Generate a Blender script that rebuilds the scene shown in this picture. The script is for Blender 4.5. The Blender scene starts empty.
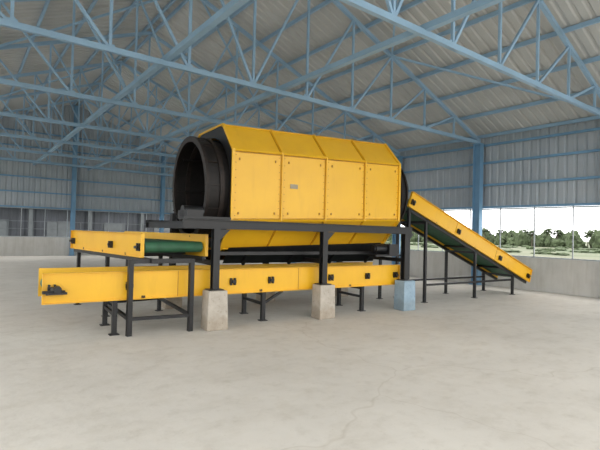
import bpy, math, random
from mathutils import Vector, Matrix, noise
random.seed(7)
scene=bpy.context.scene
V=Vector
# ---------------------------------------------------------------- materials
def mat(name,col,rough=.6,metal=0.,var=0.,scale=4.,col2=None,bump=0.,detail=4.,spec=None):
    m=bpy.data.materials.new(name); m.use_nodes=True
    nt=m.node_tree; b=nt.nodes['Principled BSDF']
    b.inputs['Roughness'].default_value=rough; b.inputs['Metallic'].default_value=metal
    if spec is not None: b.inputs['Specular IOR Level'].default_value=spec
    c2=col2 if col2 else tuple(max(0,c*(1-var)) for c in col)
    tc=nt.nodes.new('ShaderNodeTexCoord'); n=nt.nodes.new('ShaderNodeTexNoise')
    n.inputs['Scale'].default_value=scale; n.inputs['Detail'].default_value=detail
    nt.links.new(tc.outputs['Object'],n.inputs['Vector'])
    r=nt.nodes.new('ShaderNodeValToRGB')
    r.color_ramp.elements[0].position=.35; r.color_ramp.elements[1].position=.65
    r.color_ramp.elements[0].color=(*c2,1); r.color_ramp.elements[1].color=(*col,1)
    nt.links.new(n.outputs['Fac'],r.inputs['Fac']); nt.links.new(r.outputs['Color'],b.inputs['Base Color'])
    if bump>0:
        bp=nt.nodes.new('ShaderNodeBump'); bp.inputs['Strength'].default_value=bump
        bp.inputs['Distance'].default_value=.02
        nt.links.new(n.outputs['Fac'],bp.inputs['Height']); nt.links.new(bp.outputs['Normal'],b.inputs['Normal'])
    return m
def layered(name,rough,layers,bump=None,spec=.5):
    """layers: (scale_xyz, detail, p0, c0, p1, c1) multiplied together"""
    m=bpy.data.materials.new(name); m.use_nodes=True; nt=m.node_tree; b=nt.nodes['Principled BSDF']
    b.inputs['Roughness'].default_value=rough; b.inputs['Specular IOR Level'].default_value=spec
    tc=nt.nodes.new('ShaderNodeTexCoord'); cur=None
    def nz(sc,det):
        mp=nt.nodes.new('ShaderNodeMapping'); mp.inputs['Scale'].default_value=sc
        nt.links.new(tc.outputs['Object'],mp.inputs[0])
        n=nt.nodes.new('ShaderNodeTexNoise'); n.inputs['Scale'].default_value=1; n.inputs['Detail'].default_value=det
        n.inputs['Roughness'].default_value=.65; nt.links.new(mp.outputs[0],n.inputs['Vector']); return n
    for sc,det,p0,c0,p1,c1 in layers:
        r=nt.nodes.new('ShaderNodeValToRGB'); e=r.color_ramp.elements
        e[0].position=p0;e[0].color=(*c0,1);e[1].position=p1;e[1].color=(*c1,1)
        nt.links.new(nz(sc,det).outputs[0],r.inputs['Fac'])
        if cur is None: cur=r
        else:
            mx=nt.nodes.new('ShaderNodeMixRGB'); mx.blend_type='MULTIPLY'; mx.inputs[0].default_value=1
            nt.links.new(cur.outputs[0],mx.inputs[1]); nt.links.new(r.outputs[0],mx.inputs[2]); cur=mx
    nt.links.new(cur.outputs[0],b.inputs['Base Color'])
    if bump:
        bp=nt.nodes.new('ShaderNodeBump'); bp.inputs['Strength'].default_value=bump[1]; bp.inputs['Distance'].default_value=bump[2]
        nt.links.new(nz((bump[0],)*3,9).outputs[0],bp.inputs['Height']); nt.links.new(bp.outputs[0],b.inputs['Normal'])
    return m,cur,b
W1=(1,1,1)
YEL,_,_=layered('yellow_paint',.36,[((1.2,)*3,3,.35,(.76,.415,.016),.65,(.81,.455,.018)),
    ((7,7,1.0),5,.28,(.93,.91,.88),.45,W1),((20,20,20),3,.22,(.8,.75,.7),.30,W1)])
YED=mat('yellow_paint_seam',(.42,.19,.012),.5,var=.2,scale=5)
BLK=mat('black_paint',(.010,.010,.011),.45,var=.4,scale=6)
DRM=mat('drum_steel',(.012,.009,.008),.6,metal=.2,var=.6,scale=9)
DRF=mat('drum_flange_rusty',(.024,.016,.013),.6,metal=.2,var=.6,scale=12)
GRN=mat('green_belt',(.035,.13,.065),.6,var=.3,scale=5)
STL=mat('bare_steel',(.14,.14,.13),.45,metal=.7,var=.3,scale=8)
BLU=mat('blue_steel_paint',(.29,.45,.61),.5,var=.12,scale=1.5)
BLC=mat('blue_column_paint',(.17,.34,.52),.5,var=.15,scale=1.5)
PLA,_,_=layered('parapet_plaster',.9,[((.8,)*3,5,.3,(.48,.47,.44),.65,(.58,.57,.54)),((6,6,.8),6,.3,(.86,.85,.82),.55,W1)],(8,.3,.01))
SHR=mat('roof_sheet',(.50,.51,.50),.6,metal=.0,var=.12,scale=.7)
SHW,_,_=layered('wall_sheet',.6,[((.6,)*3,4,.35,(.36,.40,.44),.65,(.42,.46,.495)),((5,5,.6),5,.3,(.9,.91,.92),.55,W1)])
FRM=mat('window_frame_grey',(.35,.38,.40),.5,var=.1)
LEAF=mat('foliage',(.060,.085,.038),.95,var=.45,scale=1.5)
TRK=mat('trunk',(.10,.08,.06),.9,var=.3)
NSH=mat('neighbour_sheet',(.055,.06,.075),.6,var=.4,scale=.6)
NFR=mat('neighbour_frame',(.11,.12,.13),.6,var=.2)
TEAL=mat('teal_paint',(.04,.22,.25),.6,var=.2)
LAB=mat('label_plate',(.35,.30,.2),.5,var=.2)
APR=mat('bounce_apron_pale',(.55,.53,.49),.9,var=.2,scale=.5)  # pale tone for the added apron, reflects skylight into the shed
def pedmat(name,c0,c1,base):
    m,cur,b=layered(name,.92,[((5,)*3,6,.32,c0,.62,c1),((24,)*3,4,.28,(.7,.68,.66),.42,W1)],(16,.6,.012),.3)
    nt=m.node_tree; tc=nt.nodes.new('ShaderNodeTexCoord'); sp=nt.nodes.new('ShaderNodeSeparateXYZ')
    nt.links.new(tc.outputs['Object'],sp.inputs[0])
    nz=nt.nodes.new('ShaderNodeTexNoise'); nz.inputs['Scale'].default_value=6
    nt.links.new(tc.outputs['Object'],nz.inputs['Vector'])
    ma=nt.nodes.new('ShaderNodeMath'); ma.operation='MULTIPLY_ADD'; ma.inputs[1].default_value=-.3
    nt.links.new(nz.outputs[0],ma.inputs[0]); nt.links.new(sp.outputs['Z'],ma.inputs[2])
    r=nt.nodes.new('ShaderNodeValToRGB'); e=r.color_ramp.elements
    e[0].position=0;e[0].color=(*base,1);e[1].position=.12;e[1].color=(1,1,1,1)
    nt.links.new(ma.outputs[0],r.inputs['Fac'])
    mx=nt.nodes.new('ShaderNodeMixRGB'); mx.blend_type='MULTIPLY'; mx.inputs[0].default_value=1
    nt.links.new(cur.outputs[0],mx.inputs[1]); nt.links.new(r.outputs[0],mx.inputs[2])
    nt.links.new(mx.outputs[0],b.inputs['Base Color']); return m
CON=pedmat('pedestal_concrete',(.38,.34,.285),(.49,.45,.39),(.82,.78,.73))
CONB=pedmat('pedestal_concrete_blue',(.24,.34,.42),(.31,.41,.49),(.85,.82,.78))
# floor
FLO,cur,b=layered('floor_concrete',.88,[((.38,)*3,5,.34,(.57,.54,.49),.66,(.655,.625,.57)),
   ((1.7,2.6,1),8,.30,(.90,.89,.87),.52,W1),((5.5,)*3,9,.30,(.90,.89,.875),.48,W1),((30,)*3,3,.25,(.80,.78,.75),.34,W1)],(6,.6,.012),.2)
nt=FLO.node_tree
tc=nt.nodes.new('ShaderNodeTexCoord'); n1=nt.nodes.new('ShaderNodeTexNoise'); n1.inputs['Scale'].default_value=.8; n1.inputs['Detail'].default_value=3
nt.links.new(tc.outputs['Object'],n1.inputs['Vector'])
vm=nt.nodes.new('ShaderNodeVectorMath'); vm.operation='MULTIPLY_ADD'; vm.inputs[1].default_value=(1.6,1.6,0)
nt.links.new(n1.outputs['Color'],vm.inputs[0]); nt.links.new(tc.outputs['Object'],vm.inputs[2])
vo=nt.nodes.new('ShaderNodeTexVoronoi'); vo.feature='DISTANCE_TO_EDGE'; vo.inputs['Scale'].default_value=.2
nt.links.new(vm.outputs[0],vo.inputs['Vector'])
r=nt.nodes.new('ShaderNodeValToRGB'); e=r.color_ramp.elements
e[0].position=.0;e[0].color=(.86,.84,.81,1);e[1].position=.003;e[1].color=(1,1,1,1)
nt.links.new(vo.outputs['Distance'],r.inputs['Fac'])
mx=nt.nodes.new('ShaderNodeMixRGB'); mx.blend_type='MULTIPLY'; mx.inputs[0].default_value=.7
nt.links.new(cur.outputs[0],mx.inputs[1]); nt.links.new(r.outputs[0],mx.inputs[2]); nt.links.new(mx.outputs[0],b.inputs['Base Color'])
GRD,_,_=layered('outside_ground',.95,[((.05,)*3,4,.42,(.06,.09,.035),.6,(.13,.135,.085)),((.6,)*3,5,.3,(.7,.7,.7),.7,W1)])

# ---------------------------------------------------------------- builder
class B:
    def __init__(s): s.v=[];s.f=[];s.m=[];s.sm=[];s.mats=[]
    def mi(s,m):
        if m not in s.mats: s.mats.append(m)
        return s.mats.index(m)
    def add(s,vs,fs,m,smooth=False):
        o=len(s.v); s.v+= [tuple(x) for x in vs]; k=s.mi(m)
        for f in fs: s.f.append([i+o for i in f]); s.m.append(k); s.sm.append(smooth)
    def box(s,lo,hi,m):
        x0,y0,z0=lo;x1,y1,z1=hi
        s.add([(x0,y0,z0),(x1,y0,z0),(x1,y1,z0),(x0,y1,z0),(x0,y0,z1),(x1,y0,z1),(x1,y1,z1),(x0,y1,z1)],
          [(0,3,2,1),(4,5,6,7),(0,1,5,4),(1,2,6,5),(2,3,7,6),(3,0,4,7)],m)
    def prof(s,p1,p2,prof,m,up=(0,0,1)):
        p1=V(p1);p2=V(p2);d=(p2-p1).normalized();up=V(up)
        if abs(d.dot(up))>.98: up=V((0,1,0))
        sd=d.cross(up).normalized();t=sd.cross(d)
        n=len(prof)
        vs=[p1+sd*a+t*bb for a,bb in prof]+[p2+sd*a+t*bb for a,bb in prof]
        fs=[(i,(i+1)%n,(i+1)%n+n,i+n) for i in range(n)]+[tuple(range(n))[::-1],tuple(range(n,2*n))]
        s.add(vs,fs,m)
    def beam(s,p1,p2,w,h,m,up=(0,0,1)):
        s.prof(p1,p2,[(-w/2,-h/2),(w/2,-h/2),(w/2,h/2),(-w/2,h/2)],m,up)
    def ibeam(s,p1,p2,w,h,t,m,up=(0,0,1)):
        a,c,q=w/2,h/2,t/2
        s.prof(p1,p2,[(-a,-c),(a,-c),(a,-c+t),(q,-c+t),(q,c-t),(a,c-t),(a,c),(-a,c),(-a,c-t),(-q,c-t),(-q,-c+t),(-a,-c+t)],m,up)
    def cyl(s,p1,p2,r,m,n=24,r2=None,cap=True):
        p1=V(p1);p2=V(p2);d=(p2-p1).normalized();up=V((0,0,1))
        if abs(d.dot(up))>.98: up=V((0,1,0))
        sd=d.cross(up).normalized();t=sd.cross(d); r2=r if r2 is None else r2
        c=[(math.cos(2*math.pi*i/n),math.sin(2*math.pi*i/n)) for i in range(n)]
        A=[p1+(sd*x+t*y)*r for x,y in c];C=[p2+(sd*x+t*y)*r2 for x,y in c]
        s.add(A+C,[(i,(i+1)%n,(i+1)%n+n,i+n) for i in range(n)],m,True)
        if cap:
            s.add(A,[tuple(range(n))[::-1]],m); s.add(C,[tuple(range(n))],m)
    def pipe(s,p1,p2,ro,ri,m,n=48,mi=None):
        p1=V(p1);p2=V(p2)
        s.cyl(p1,p2,ro,m,n,cap=False)
        s.cyl(p1,p2,ri,mi or m,n,cap=False)
        d=(p2-p1).normalized();up=V((0,0,1));sd=d.cross(up).normalized();t=sd.cross(d)
        c=[(math.cos(2*math.pi*i/n),math.sin(2*math.pi*i/n)) for i in range(n)]
        for P in (p1,p2):
            vs=[P+(sd*x+t*y)*ro for x,y in c]+[P+(sd*x+t*y)*ri for x,y in c]
            s.add(vs,[(i,(i+1)%n,(i+1)%n+n,i+n) for i in range(n)],m)
    def obj(s,name,parent=None,mw=None,bevel=0,fixn=True):
        me=bpy.data.meshes.new(name); me.from_pydata(s.v,[],s.f)
        for m in s.mats: me.materials.append(m)
        me.polygons.foreach_set('material_index',s.m); me.polygons.foreach_set('use_smooth',s.sm)
        me.update()
        o=bpy.data.objects.new(name,me); scene.collection.objects.link(o)
        if parent: o.parent=parent
        if mw is not None: o.matrix_local=mw
        if bevel:
            md=o.modifiers.new('bevel','BEVEL'); md.width=bevel; md.segments=2; md.limit_method='ANGLE'
        return o
def empty(name,mw=None):
    e=bpy.data.objects.new(name,None); scene.collection.objects.link(e)
    if mw is not None: e.matrix_world=mw
    return e
T=Matrix.Translation
def R(a,ax): return Matrix.Rotation(math.radians(a),4,ax)

# ---------------------------------------------------------------- building (local x = across span, y = along shed)
MB=R(37.15,'Z')
WR,WL,S0,S1=14.1,-4.0,-3.2,27.8
EZ,RZ=4.8,8.45; WM=(WR+WL)/2
def roofz(w): return EZ+.15+(RZ-EZ-.15)*(1-abs(w-WM)/((WR-WL)/2))
floor=B(); floor.box((WL-.2,S0-.5,-.15),(WR+.2,S1+.2,0),FLO); floor.obj('floor',mw=MB)
def corr(per,x0,x1):
    pts=[];x=x0
    while x<x1:
        pts+=[(x,0),(x+per*.55,0),(x+per*.68,.035),(x+per*.87,.035)]; x+=per
    pts.append((x,0)); return pts
rb=B()
pts=corr(.26,S0-.4,S1+.4); n=len(pts)
for side in (1,-1):
    we=WM+side*((WR-WL)/2+.5)
    vs=[(WM,y,RZ+.1+o) for y,o in pts]+[(we,y,roofz(we)+.1+o) for y,o in pts]
    rb.add(vs,[(i,i+1,i+1+n,i+n) for i in range(n-1)],SHR)
rb.obj('ceiling',mw=MB)
def sheet_wall(bd,axis,const,a0,a1,z0,ztop):
    p=corr(.26,a0,a1); k=len(p)
    f=(lambda a,o,z:(const+o,a,z)) if axis=='y' else (lambda a,o,z:(a,const+o,z))
    vs=[f(min(a,a1),o,z0) for a,o in p]+[f(min(a,a1),o,ztop(min(a,a1))) for a,o in p]
    bd.add(vs,[(i,i+1,i+1+k,i+k) for i in range(k-1)],SHW)
OP0,OP1=1.0,2.6
wr=B(); wr.box((WR,S0,0),(WR+.22,S1+.2,OP0),PLA); sheet_wall(wr,'y',WR+.1,S0,S1,OP1,lambda a:EZ+.2)
for z in (OP1,3.35,4.1,4.7): wr.beam((WR+.03,S0,z),(WR+.03,S1,z),.06,.07,BLC)
wr.obj('wall_right',mw=MB)
wl=B(); wl.box((WL-.22,S0,0),(WL,S1+.2,OP0),PLA)
for z in (OP1,4.7): wl.beam((WL-.03,S0,z),(WL-.03,S1,z),.06,.07,BLC)
wl.obj('wall_left',mw=MB)
wb=B(); wb.box((WL,S1,0),(WR,S1+.22,OP0),PLA); sheet_wall(wb,'x',S1+.1,WL,WR,OP1,lambda a:roofz(a)+.1)
for z in (OP1,3.4,4.2,5.0,5.8,6.6):
    hw=(WR-WL)/2 if z<=EZ else (WR-WL)/2*(1-(z-EZ-.15)/(RZ-EZ-.15))
    wb.beam((WM-hw,S1+.03,z),(WM+hw,S1+.03,z),.06,.07,BLC)
wb.obj('wall_back',mw=MB)
def column(w,s,h,name='steel_column'):
    c=B(); c.ibeam((0,0,0),(0,0,h),.2,.26,.018,BLC); c.box((-.17,-.17,0),(.17,.17,.02),BLC)
    c.box((-.13,-.15,h-.02),(.13,.15,h),BLC)
    c.obj(name,mw=MB@T((w,s,0)))
TS=[-3.0,.7,4.5,8.5,12.0,15.5,19.0,22.5,25.8]
for s_ in TS:
    column(WR-.16,s_,EZ-.05); column(WL+.16,s_,EZ-.05)
for w_ in (0.1,5.05,10.1): column(w_,S1-.15,roofz(w_)-.1)
def truss(s_):
    t=B(); N=12
    L,Rr=WL+.1,WR-.1
    t.beam((L,0,EZ),(Rr,0,EZ),.08,.1,BLU)
    t.beam((L,0,EZ+.05),(WM,0,RZ-.1),.08,.1,BLU); t.beam((Rr,0,EZ+.05),(WM,0,RZ-.1),.08,.1,BLU)
    tz=lambda w: EZ+.05+(RZ-.15-EZ)*(1-abs(w-WM)/((Rr-L)/2))
    xs=[L+(Rr-L)*i/N for i in range(N+1)]
    for i in range(1,N):
        t.beam((xs[i],0,EZ),(xs[i],0,tz(xs[i])),.05,.05,BLU)
    for i in range(1,N//2):
        t.beam((xs[i],0,tz(xs[i])),(xs[i+1],0,EZ),.05,.05,BLU)
        j=N-i
        t.beam((xs[j],0,tz(xs[j])),(xs[j-1],0,EZ),.05,.05,BLU)
    for x in xs[1:-1]: t.box((x-.08,-.008,EZ-.05),(x+.08,.008,EZ+.1),BLU)
    t.obj('roof_truss',mw=MB@T((0,s_,0)))
for s_ in TS: truss(s_)
pu=B(); k=8
for side in (1,-1):
    for i in range(k+1):
        w=WM+side*(.15+((WR-WL)/2-.2)*i/k)
        pu.beam((w,S0-.2,roofz(w)+.035),(w,S1+.2,roofz(w)+.035),.06,.1,BLU)
pu.obj('roof_purlins',mw=MB)
ti=B()
for w in (5.8,3.1): ti.beam((w,S0,EZ+.09),(w,S1,EZ+.09),.11,.1,BLU)
for s_a,s_b in ((4.5,8.5),(12.0,15.5),(19.0,22.5)):
    for side in (1,-1):
        wa=WM+side*.3; wc=WM+side*((WR-WL)/2-.4)
        wm=(wa+wc)/2
        ti.beam((wa,s_a,roofz(wa)-.12),(wm,s_b,roofz(wm)-.12),.05,.05,BLU)
        ti.beam((wm,s_b,roofz(wm)-.12),(wc,s_a,roofz(wc)-.12),.05,.05,BLU)
ti.obj('roof_tie_beams',mw=MB)
def window(idx,axis,const,a0,a1,step):
    w=B(); f=(lambda a,z:(const,a,z)) if axis=='y' else (lambda a,z:(a,const,z))
    w.beam(f(a0,OP0+.02),f(a1,OP0+.02),.05,.04,FRM); w.beam(f(a0,OP1-.06),f(a1,OP1-.06),.05,.04,FRM)
    a=a0
    while a<=a1+.01:
        w.beam(f(a,OP0),f(a,OP1),.03,.03,FRM); a+=step
    w.obj('window_%d'%idx,mw=MB)
window(1,'y',WR+.1,S0+.02,S1-.02,1.1)
window(2,'x',S1+.1,WL+.02,WR-.02,1.1)

# ---------------------------------------------------------------- outside
g=B(); g.box((-350,-250,-.6),(350,400,-.3),GRD); g.obj('outside_ground')
ap=B(); ap.box((WL-14,S0-16,-.3),(WL-.3,S1+2,-.12),APR); ap.box((WL-.3,S0-16,-.3),(WR+6,S0-.5,-.12),APR); ap.box((WR+.3,S0-.5,-.3),(WR+6,S1+2,-.12),APR)  # unseen slabs added around the shed to bounce light up to the roof
ap.obj('bounce_apron',mw=MB)
tr=B()
import bmesh
def blob(c,r,sz):
    bm=bmesh.new(); bmesh.ops.create_icosphere(bm,subdivisions=3,radius=1)
    vs=[]
    for v in bm.verts:
        p=v.co.copy(); k=1+.5*noise.noise(p*2.2+V(c)*.37)+.28*noise.noise(p*6+V(c))
        vs.append((c[0]+p.x*r*k,c[1]+p.y*r*k,c[2]+p.z*sz*k))
    fs=[[q.index for q in f.verts] for f in bm.faces]; bm.free()
    tr.add(vs,fs,LEAF)
def palm(x,y,h):
    tr.cyl((x,y,-.4),(x+.2,y,h),.12,TRK,8,.08)
    for i in range(30):
        a=i*2*math.pi/10+random.random()*.5; L=1.15
        up=random.uniform(-.4,.8)
        p=V((x+.2,y,h)); q=p+V((math.cos(a)*L*.55,math.sin(a)*L*.55,up)); r=p+V((math.cos(a)*L,math.sin(a)*L,up-.45))
        sd=V((-math.sin(a),math.cos(a),0))*.26
        tr.add([p,q+sd,q-sd,r],[(0,1,3,2)],LEAF)
for i in range(300):
    s_=-5+i*.5+random.random(); w=104+random.random()*14
    h=random.choice([1.2,1.5,1.9,2.3])
    blob((w,s_,h*.4),random.uniform(.8,1.5),h)
for i in range(60): palm(103+random.random()*10,5+i*2.2+random.random()*2.5,random.uniform(2.2,3.3))
for i in range(90):
    blob((-60+i*1.5+random.random(),84+random.random()*5,.8),random.uniform(1.4,2.2),random.uniform(1.6,2.8))
for i in range(110):
    blob((random.uniform(50,100),random.uniform(5,120),-.25),random.uniform(.5,1.6),random.uniform(.2,.45))
tr.obj('tree_line',mw=MB)
ns=B()
NE=17
p=corr(.5,-26,NE); k=len(p)
ns.add([(a,38+o,-.35) for a,o in p]+[(a,38+o,3.3) for a,o in p],[(i,i+1,i+1+k,i+k) for i in range(k-1)],NSH)
ns.box((-26,38.1,-.35),(NE,44,3.25),NSH)
for i in range(11):
    x=-24+i*4; ns.box((x,37.7,-.35),(x+.25,37.98,3.3),NFR)
    ns.box((x+1.2,37.9,.6),(x+2.8,37.99,2.0),NFR)
ns.add([(-26.5,37.2,3.2),(NE+.5,37.2,3.2),(NE+.5,41,4.6),(-26.5,41,4.6)],[(0,1,2,3)],NSH)
ns.add([(-26.5,44.8,3.2),(NE+.5,44.8,3.2),(NE+.5,41,4.6),(-26.5,41,4.6)],[(3,2,1,0)],NSH)
ns.obj('neighbouring_shed',mw=MB)
tk=B(); tk.box((.9,29.2,-.3),(1.5,30.0,2.7),TEAL); tk.box((.85,29.15,2.7),(1.55,30.05,2.78),TEAL)
tk.box((1.0,29.17,.0),(1.4,29.2,2.4),TEAL); tk.obj('outdoor_cabinet',mw=MB)
fe=B()
for i in range(14): fe.box((-3+i*1.3,31,-.3),(-2.94+i*1.3,31.06,1.9),NFR)
for z in (.9,1.4,1.85): fe.box((-3,31.0,z),(14,31.05,z+.05),NFR)
fe.obj('yard_fence',mw=MB)

# ---------------------------------------------------------------- machine frame
MM=T((-1.42,7.33,0))@R(32.9,'Z')
PU=(.06,2.24,4.40)
PH=.63
for v_ in (0,2.27):
    for i,u_ in enumerate(PU):
        p=B(); hw=.165
        m=CONB if (v_==0 and i==2) else CON
        vs=[]
        for z,w in ((0,hw+.012),(PH,hw)):
            for sx,sy in ((-1,-1),(1,-1),(1,1),(-1,1)):
                vs.append((sx*w+random.uniform(-.006,.006),-.03+sy*w*.86,z))
        p.add(vs,[(0,3,2,1),(4,5,6,7),(0,1,5,4),(1,2,6,5),(2,3,7,6),(3,0,4,7)],m)
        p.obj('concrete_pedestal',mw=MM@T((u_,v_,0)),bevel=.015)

# ---- trommel
tro=empty('trommel_screen',MM)
SL=.036
VC=1.135
fr=B()
DZ=1.70
for v_ in (0,2.27):
    fr.ibeam((-.5,v_,DZ),(4.6,v_,DZ),.1,.15,.014,BLK)
    for u_ in PU:
        fr.ibeam((u_,v_,PH+.015),(u_,v_,DZ-.075),.11,.12,.014,BLK)
        fr.box((u_-.12,v_-.11,PH),(u_+.12,v_+.11,PH+.015),BLK)
        fr.add([(u_+.05,v_-.01,DZ-.08),(u_+.25,v_-.01,DZ-.08),(u_+.05,v_-.01,DZ-.28)],[(0,1,2)],BLK)
for u_ in (-.45,)+PU+(4.55,): fr.ibeam((u_,0,DZ-.02),(u_,2.27,DZ-.02),.09,.12,.012,BLK)
for u_ in PU: fr.beam((u_,.06,1.06),(u_,2.2,1.06),.06,.08,BLK)
fr.beam((0,2.27,1.06),(4.3,2.27,1.06),.07,.08,BLK)
fr.beam((.0,2.27,1.3),(2.15,2.27,1.3),.05,.05,BLK)
fr.obj('support_frame',tro)
ch=B()
for sg in (1,-1):
    ch.add([(.5,VC-sg*.66,1.30),(4.15,VC-sg*.66,1.42),(4.15,VC-sg*.40,1.0),(.5,VC-sg*.40,1.0)],[(0,1,2,3)],BLK)
for u_ in (.9,1.9,2.9,3.9): ch.beam((u_,VC-.66,1.22),(u_,VC-.42,.98),.05,.05,BLK)
ch.beam((.2,VC-.72,1.2),(4.3,VC-.72,1.2),.05,.06,BLK)
ch.obj('hopper_skirt',tro)
# casing
U0,U1=.35,4.30
sec=[(0.0,0.0),(0.0,1.2),(.46,1.7),(1.61,1.7),(2.07,1.2),(2.07,0.0),(1.61,-.5),(.46,-.5)]
def cz(u): return 1.765+SL*u
def secpt(u,a,z,off=0.):
    cy,czz=1.035,.6
    dy,dz=a-cy,z-czz
    k=1+off/1.1
    return (u,.1+cy+dy*k,cz(u)+czz+dz*k)
cs=B(); n=8
vs=[secpt(U0,*p) for p in sec]+[secpt(U1,*p) for p in sec]
cs.add(vs,[(i,(i+1)%n,(i+1)%n+n,i+n) for i in range(n)],YEL)
def rib(u,w,off,m):
    a=[secpt(u-w/2,*p,off=0) for p in sec];b_=[secpt(u-w/2,*p,off=off) for p in sec]
    c_=[secpt(u+w/2,*p,off=off) for p in sec];d_=[secpt(u+w/2,*p,off=0) for p in sec]
    fs=[]
    for i in range(n):
        j=(i+1)%n
        fs+=[(i,j,j+n,i+n),(i+n,j+n,j+2*n,i+2*n),(i+2*n,j+2*n,j+3*n,i+3*n)]
    cs.add(a+b_+c_+d_,fs,m)
NB=4
for i in range(NB+1):
    u=U0+(U1-U0)*i/NB
    u=min(max(u,U0+.02),U1-.02)
    rib(u,.05 if i in(0,NB) else .03,.035,YEL)
    if 0<i<NB: rib(u+.028,.010,.006,YED); rib(u-.028,.010,.006,YED)
    for j in range(9):
        z=.08+j*.13
        for du in ((.055,-.055) if 0<i<NB else ((.055,) if i==0 else (-.055,))):
            p=V(secpt(u+du,0,z,0)); cs.box((p.x-.006,p.y-.01,p.z-.006),(p.x+.006,p.y,p.z+.006),YED)
for i,(a,z) in enumerate(sec):
    p1=secpt(U0,a,z,.01);p2=secpt(U1,a,z,.01)
    cs.beam(p1,p2,.045,.02,YEL,up=(0,a-1.035,z-.6))
cs.beam(secpt(U0,0,.03,.012),secpt(U1,0,.03,.012),.02,.012,YED)
cs.beam(secpt(U0,0,1.165,.012),secpt(U1,0,1.165,.012),.015,.01,YED)
for i in range(NB):
    ua=U0+(U1-U0)*i/NB; ub=U0+(U1-U0)*(i+1)/NB
    for u in (ua+.14,ub-.14):
        for z in (.12,1.05): 
            p=V(secpt(u,0,z,0)); cs.box((p.x-.01,p.y-.02,p.z-.02),(p.x+.01,p.y,p.z+.02),YED)
p=V(secpt(1.6,0,.62,0)); cs.box((p.x-.08,p.y-.012,p.z-.04),(p.x+.08,p.y,p.z+.04),LAB)
cs.obj('casing',tro)
ep=B()
for u in (U0+.01,U1-.01):
    N=48; cyc=V((u,.1+1.035,cz(u)+.6)); out=[];inn=[]
    for i in range(N):
        a=2*math.pi*i/N; dy,dz=math.cos(a),math.sin(a)
        best=9
        for j in range(8):
            y1,z1=sec[j][0]-1.035,sec[j][1]-.6; y2,z2=sec[(j+1)%8][0]-1.035,sec[(j+1)%8][1]-.6
            ex,ez=y2-y1,z2-z1; det=dy*(-ez)+dz*ex
            if abs(det)<1e-9: continue
            t=(y1*(-ez)+z1*ex)/det; q=(dy*z1-dz*y1)/det
            if t>0 and -1e-6<=q<=1+1e-6: best=min(best,t)
        out.append((u,cyc.y+dy*best,cyc.z+dz*best)); inn.append((u,cyc.y+dy*.95,cyc.z+dz*.95))
    ep.add(out+inn,[(i,(i+1)%N,(i+1)%N+N,i+N) for i in range(N)],BLK)
ep.obj('casing_end_plates',tro)
# drum
dr=B(); DR=.905
def dc(u): return V((u,VC,cz(u)+.6))
ax=(dc(4.7)-dc(-.1)).normalized()
dr.pipe(dc(-.04),dc(4.68),DR,DR-.03,DRM,64)
for u,r,w in ((-.02,DR+.04,.05),(.24,DR+.03,.08),(4.4,DR+.035,.08),(4.52,DR+.02,.03),(4.66,DR+.035,.04)):
    dr.pipe(dc(u)-ax*w/2,dc(u)+ax*w/2,r,DR-.06,DRF,64)
for u in (.9,2.0,3.2): dr.pipe(dc(u)-ax*.015,dc(u)+ax*.015,DR-.03,DR-.075,DRM,64)
for i in range(8):
    a=2*math.pi*i/8; o=V((0,math.cos(a),math.sin(a)))
    dr.beam(dc(.05)+o*(DR-.06),dc(4.6)+o*(DR-.06),.03,.07,DRM,up=o)
for i in range(28):
    a=2*math.pi*i/28; o=V((0,math.cos(a),math.sin(a)))
    c_=dc(-.045)+o*(DR-.005); dr.cyl(c_-ax*.015,c_,.012,DRF,8)
    if i%2==0: dr.beam(dc(.0)+o*(DR+.012),dc(.22)+o*(DR+.012),.015,.03,DRF,up=o)
dr.obj('rotating_drum',tro)
rl=B()
for u in (.05,4.48):
    for sg in (-1,1):
        y=VC+sg*.62; z=DZ+.14
        rl.cyl((u-.05,y,z),(u+.05,y,z),.11,STL,20); rl.cyl((u-.2,y,z),(u+.2,y,z),.03,STL,12)
        for du in (-.17,.17):
            rl.box((u+du-.035,y-.09,DZ+.04),(u+du+.035,y+.09,z+.07),BLK)
        rl.box((u-.24,y-.14,DZ+.02),(u+.24,y+.14,DZ+.06),BLK)
rl.box((-.42,.05,DZ+.07),(-.15,.5,DZ+.22),BLK); rl.cyl((-.42,.28,DZ+.2),(-.08,.28,DZ+.2),.1,BLK,20)
rl.box((-.48,-.04,DZ+.08),(.3,.02,DZ+.12),BLK)
rl.box((3.95,.0,1.18),(4.2,.3,1.4),BLK); rl.cyl((3.65,.15,1.3),(3.95,.15,1.3),.09,BLK,20); rl.cyl((3.61,.15,1.3),(3.65,.15,1.3),.07,BLK,20)
rl.box((3.6,.03,1.14),(4.36,.28,1.18),BLK)
rl.obj('rollers_and_drive',tro)

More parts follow.
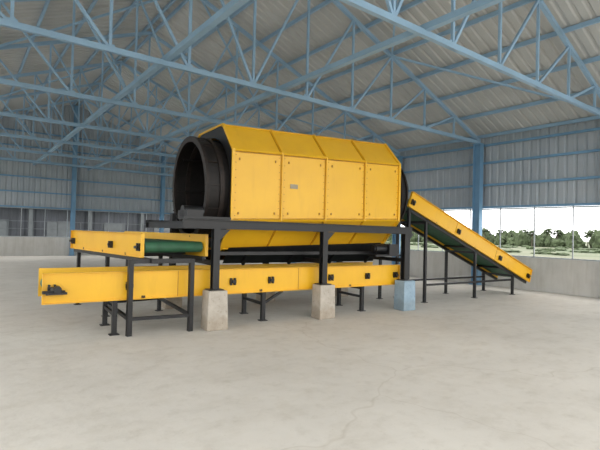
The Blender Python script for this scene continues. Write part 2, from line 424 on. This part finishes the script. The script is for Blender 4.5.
# ---- conveyors
def conveyor_body(L,W,H,beltz,root,mw,bearings,pr=.1,stiff=()):
    side=B()
    for y,sg in ((0,-1),(W,1)):
        side.box((0,min(y,y-sg*.012),0),(L,max(y,y-sg*.012),H),YEL)
        for z in (0,H-.01): side.box((0,min(y,y+sg*.045),z),(L,max(y,y+sg*.045),z+.01),YEL)
        side.box((0,min(y,y+sg*.045),0),(.01,max(y,y+sg*.045),H),YEL)
        side.box((L-.01,min(y,y+sg*.045),0),(L,max(y,y+sg*.045),H),YEL)
        for x in stiff: side.box((x-.004,min(y,y+sg*.006),.01),(x+.004,max(y,y+sg*.006),H-.01),YED)
    side.obj('side_panels',root,mw)
    bt=B(); x0,x1=.12,L-.12; zc=beltz-pr
    bt.box((x0,.04,beltz-.008),(x1,W-.04,beltz),GRN)
    bt.box((x0,.04,beltz-2*pr),(x1,W-.04,beltz-2*pr+.008),GRN)
    for x in (x0,x1): bt.cyl((x,.04,zc),(x,W-.04,zc),pr,GRN,24)
    bt.obj('belt',root,mw)
    bb=B()
    for x in (x0,x1): bb.cyl((x,-.1,zc),(x,W+.1,zc),.022,STL,12)
    for x in [x0]+list(bearings)+[x1]:
        for y,sg in ((0,-1),(W,1)):
            a,c=sorted((y,y+sg*.05))
            bb.box((x-.055,a,zc-.025),(x+.055,c,zc+.025),BLK)
            for dx in (-.035,.035): bb.box((x+dx-.014,a,zc-.06),(x+dx+.014,c,zc+.06),BLK)
            bb.cyl((x,y,zc),(x,y+sg*.07,zc),.026,BLK,12)
    x=.5
    while x<L-.4:
        bb.cyl((x,.03,beltz-.045),(x,W-.03,beltz-.045),.035,BLK,10); x+=.55
    for x in (L*.2,L*.5,L*.8): bb.box((x-.03,.0,.01),(x+.03,W,.05),BLK)
    bb.obj('rollers_and_bearings',root,mw)
c1=empty('belt_conveyor',MM)
conveyor_body(6.82,.85,.43,.31,c1,T((-2.38,.21,.52)),(1.15,2.85,3.6,4.95,5.9),stiff=(1.9,4.2))
lg=B()
for u in (-1.42,1.1,3.43):
    for v_ in (.25,1.02):
        lg.beam((u,v_,0),(u,v_,.52),.07,.07,BLK); lg.box((u-.07,v_-.06,0),(u+.07,v_+.06,.012),BLK)
    lg.beam((u,.25,.3),(u,1.02,.3),.04,.05,BLK); lg.beam((u,.25,.48),(u,1.02,.48),.05,.06,BLK)
lg.beam((1.1,.25,.3),(1.5,.25,.51),.04,.04,BLK)
lg.cyl((-2.2,.04,.73),(-2.2,.15,.73),.05,BLK,16); lg.box((-2.38,.12,.67),(-2.1,.16,.71),BLK)
lg.box((-2.34,.06,.66),(-2.08,.12,.69),BLK)
lg.obj('legs',c1)
# upper left
M2=T((-1.60,7.70,0))@R(132.97,'Z')
c2=empty('belt_conveyor',M2)
conveyor_body(3.5,1.10,.38,.25,c2,T((0,0,1.15)),(1.3,),pr=.09)
lg=B(); inv=M2.inverted()
def loc(x,y,z): return inv@V((x,y,z))
for y in (.04,1.06):
    for x in (1.6,3.2): lg.beam((x,y,0),(x,y,1.1),.06,.06,BLK); lg.box((x-.06,y-.06,0),(x+.06,y+.06,.012),BLK)
    lg.beam((0.0 if y<.5 else -.28,y,1.115),(3.45,y,1.115),.06,.07,BLK)
for x in (1.6,3.2): lg.beam((x,.04,1.1),(x,1.06,1.1),.05,.06,BLK)
A_,B_=(-2.50,6.70),(-1.70,7.14)
for q in (A_,B_): lg.beam(loc(*q,0),loc(*q,1.14),.07,.07,BLK)
lg.beam(loc(*A_,1.11),loc(*B_,1.11),.07,.07,BLK); lg.beam(loc(*A_,.25),loc(*B_,.25),.05,.05,BLK)
lg.beam(loc(*A_,.25),(1.6,1.06,.25),.05,.05,BLK); lg.beam(loc(*B_,.25),(1.6,.04,.25),.05,.05,BLK)
lg.beam((1.6,.04,.25),(1.6,1.06,.25),.05,.05,BLK)
lg.obj('legs',c2)
# inclined feed
c3=empty('inclined_belt_conveyor',MM)
conveyor_body(5.38,1.0,.38,.24,c3,T((4.92,.45,2.27))@R(21.2,'Y'),(1.9,3.8),pr=.09,stiff=(1.8,3.6))
lg=B(); zb=lambda u:2.27-(u-4.92)*math.tan(math.radians(21.2))
for u in (5.02,5.6,7.5,9.2):
    for v_ in (.49,1.41): 
        lg.beam((u,v_,0),(u,v_,zb(u)-.01),.06,.06,BLK); lg.box((u-.06,v_-.06,0),(u+.06,v_+.06,.012),BLK)
    lg.beam((u,.49,zb(u)-.08),(u,1.41,zb(u)-.08),.05,.05,BLK)
for v_ in (.49,1.41):
    lg.beam((5.02,v_,zb(5.02)-.04),(9.85,v_,zb(9.85)-.04),.06,.07,BLK)
    lg.beam((5.6,v_,.42),(7.5,v_,.42),.05,.05,BLK)
    lg.beam((7.5,v_,.42),(9.2,v_,.42),.05,.05,BLK)
lg.obj('legs',c3)

# ---------------------------------------------------------------- world, camera
w=bpy.data.worlds.new('overcast_sky'); scene.world=w; w.use_nodes=True
nt=w.node_tree; bg=nt.nodes['Background']
tc=nt.nodes.new('ShaderNodeTexCoord'); sp=nt.nodes.new('ShaderNodeSeparateXYZ'); r=nt.nodes.new('ShaderNodeValToRGB')
nt.links.new(tc.outputs['Generated'],sp.inputs[0]); nt.links.new(sp.outputs['Z'],r.inputs['Fac'])
r.color_ramp.elements[0].color=(.80,.80,.80,1); r.color_ramp.elements[1].color=(1.0,.985,.96,1)
r.color_ramp.elements[1].position=.5
nt.links.new(r.outputs[0],bg.inputs['Color']); bg.inputs['Strength'].default_value=4.3
scene.view_settings.view_transform='Standard'
cam=bpy.data.cameras.new('camera'); co=bpy.data.objects.new('camera',cam); scene.collection.objects.link(co)
cam.lens=27; cam.sensor_width=36; cam.clip_end=900
co.matrix_world=T((0,0,1.6))@R(90.955,'X')@R(1.43,'Z')
scene.camera=co
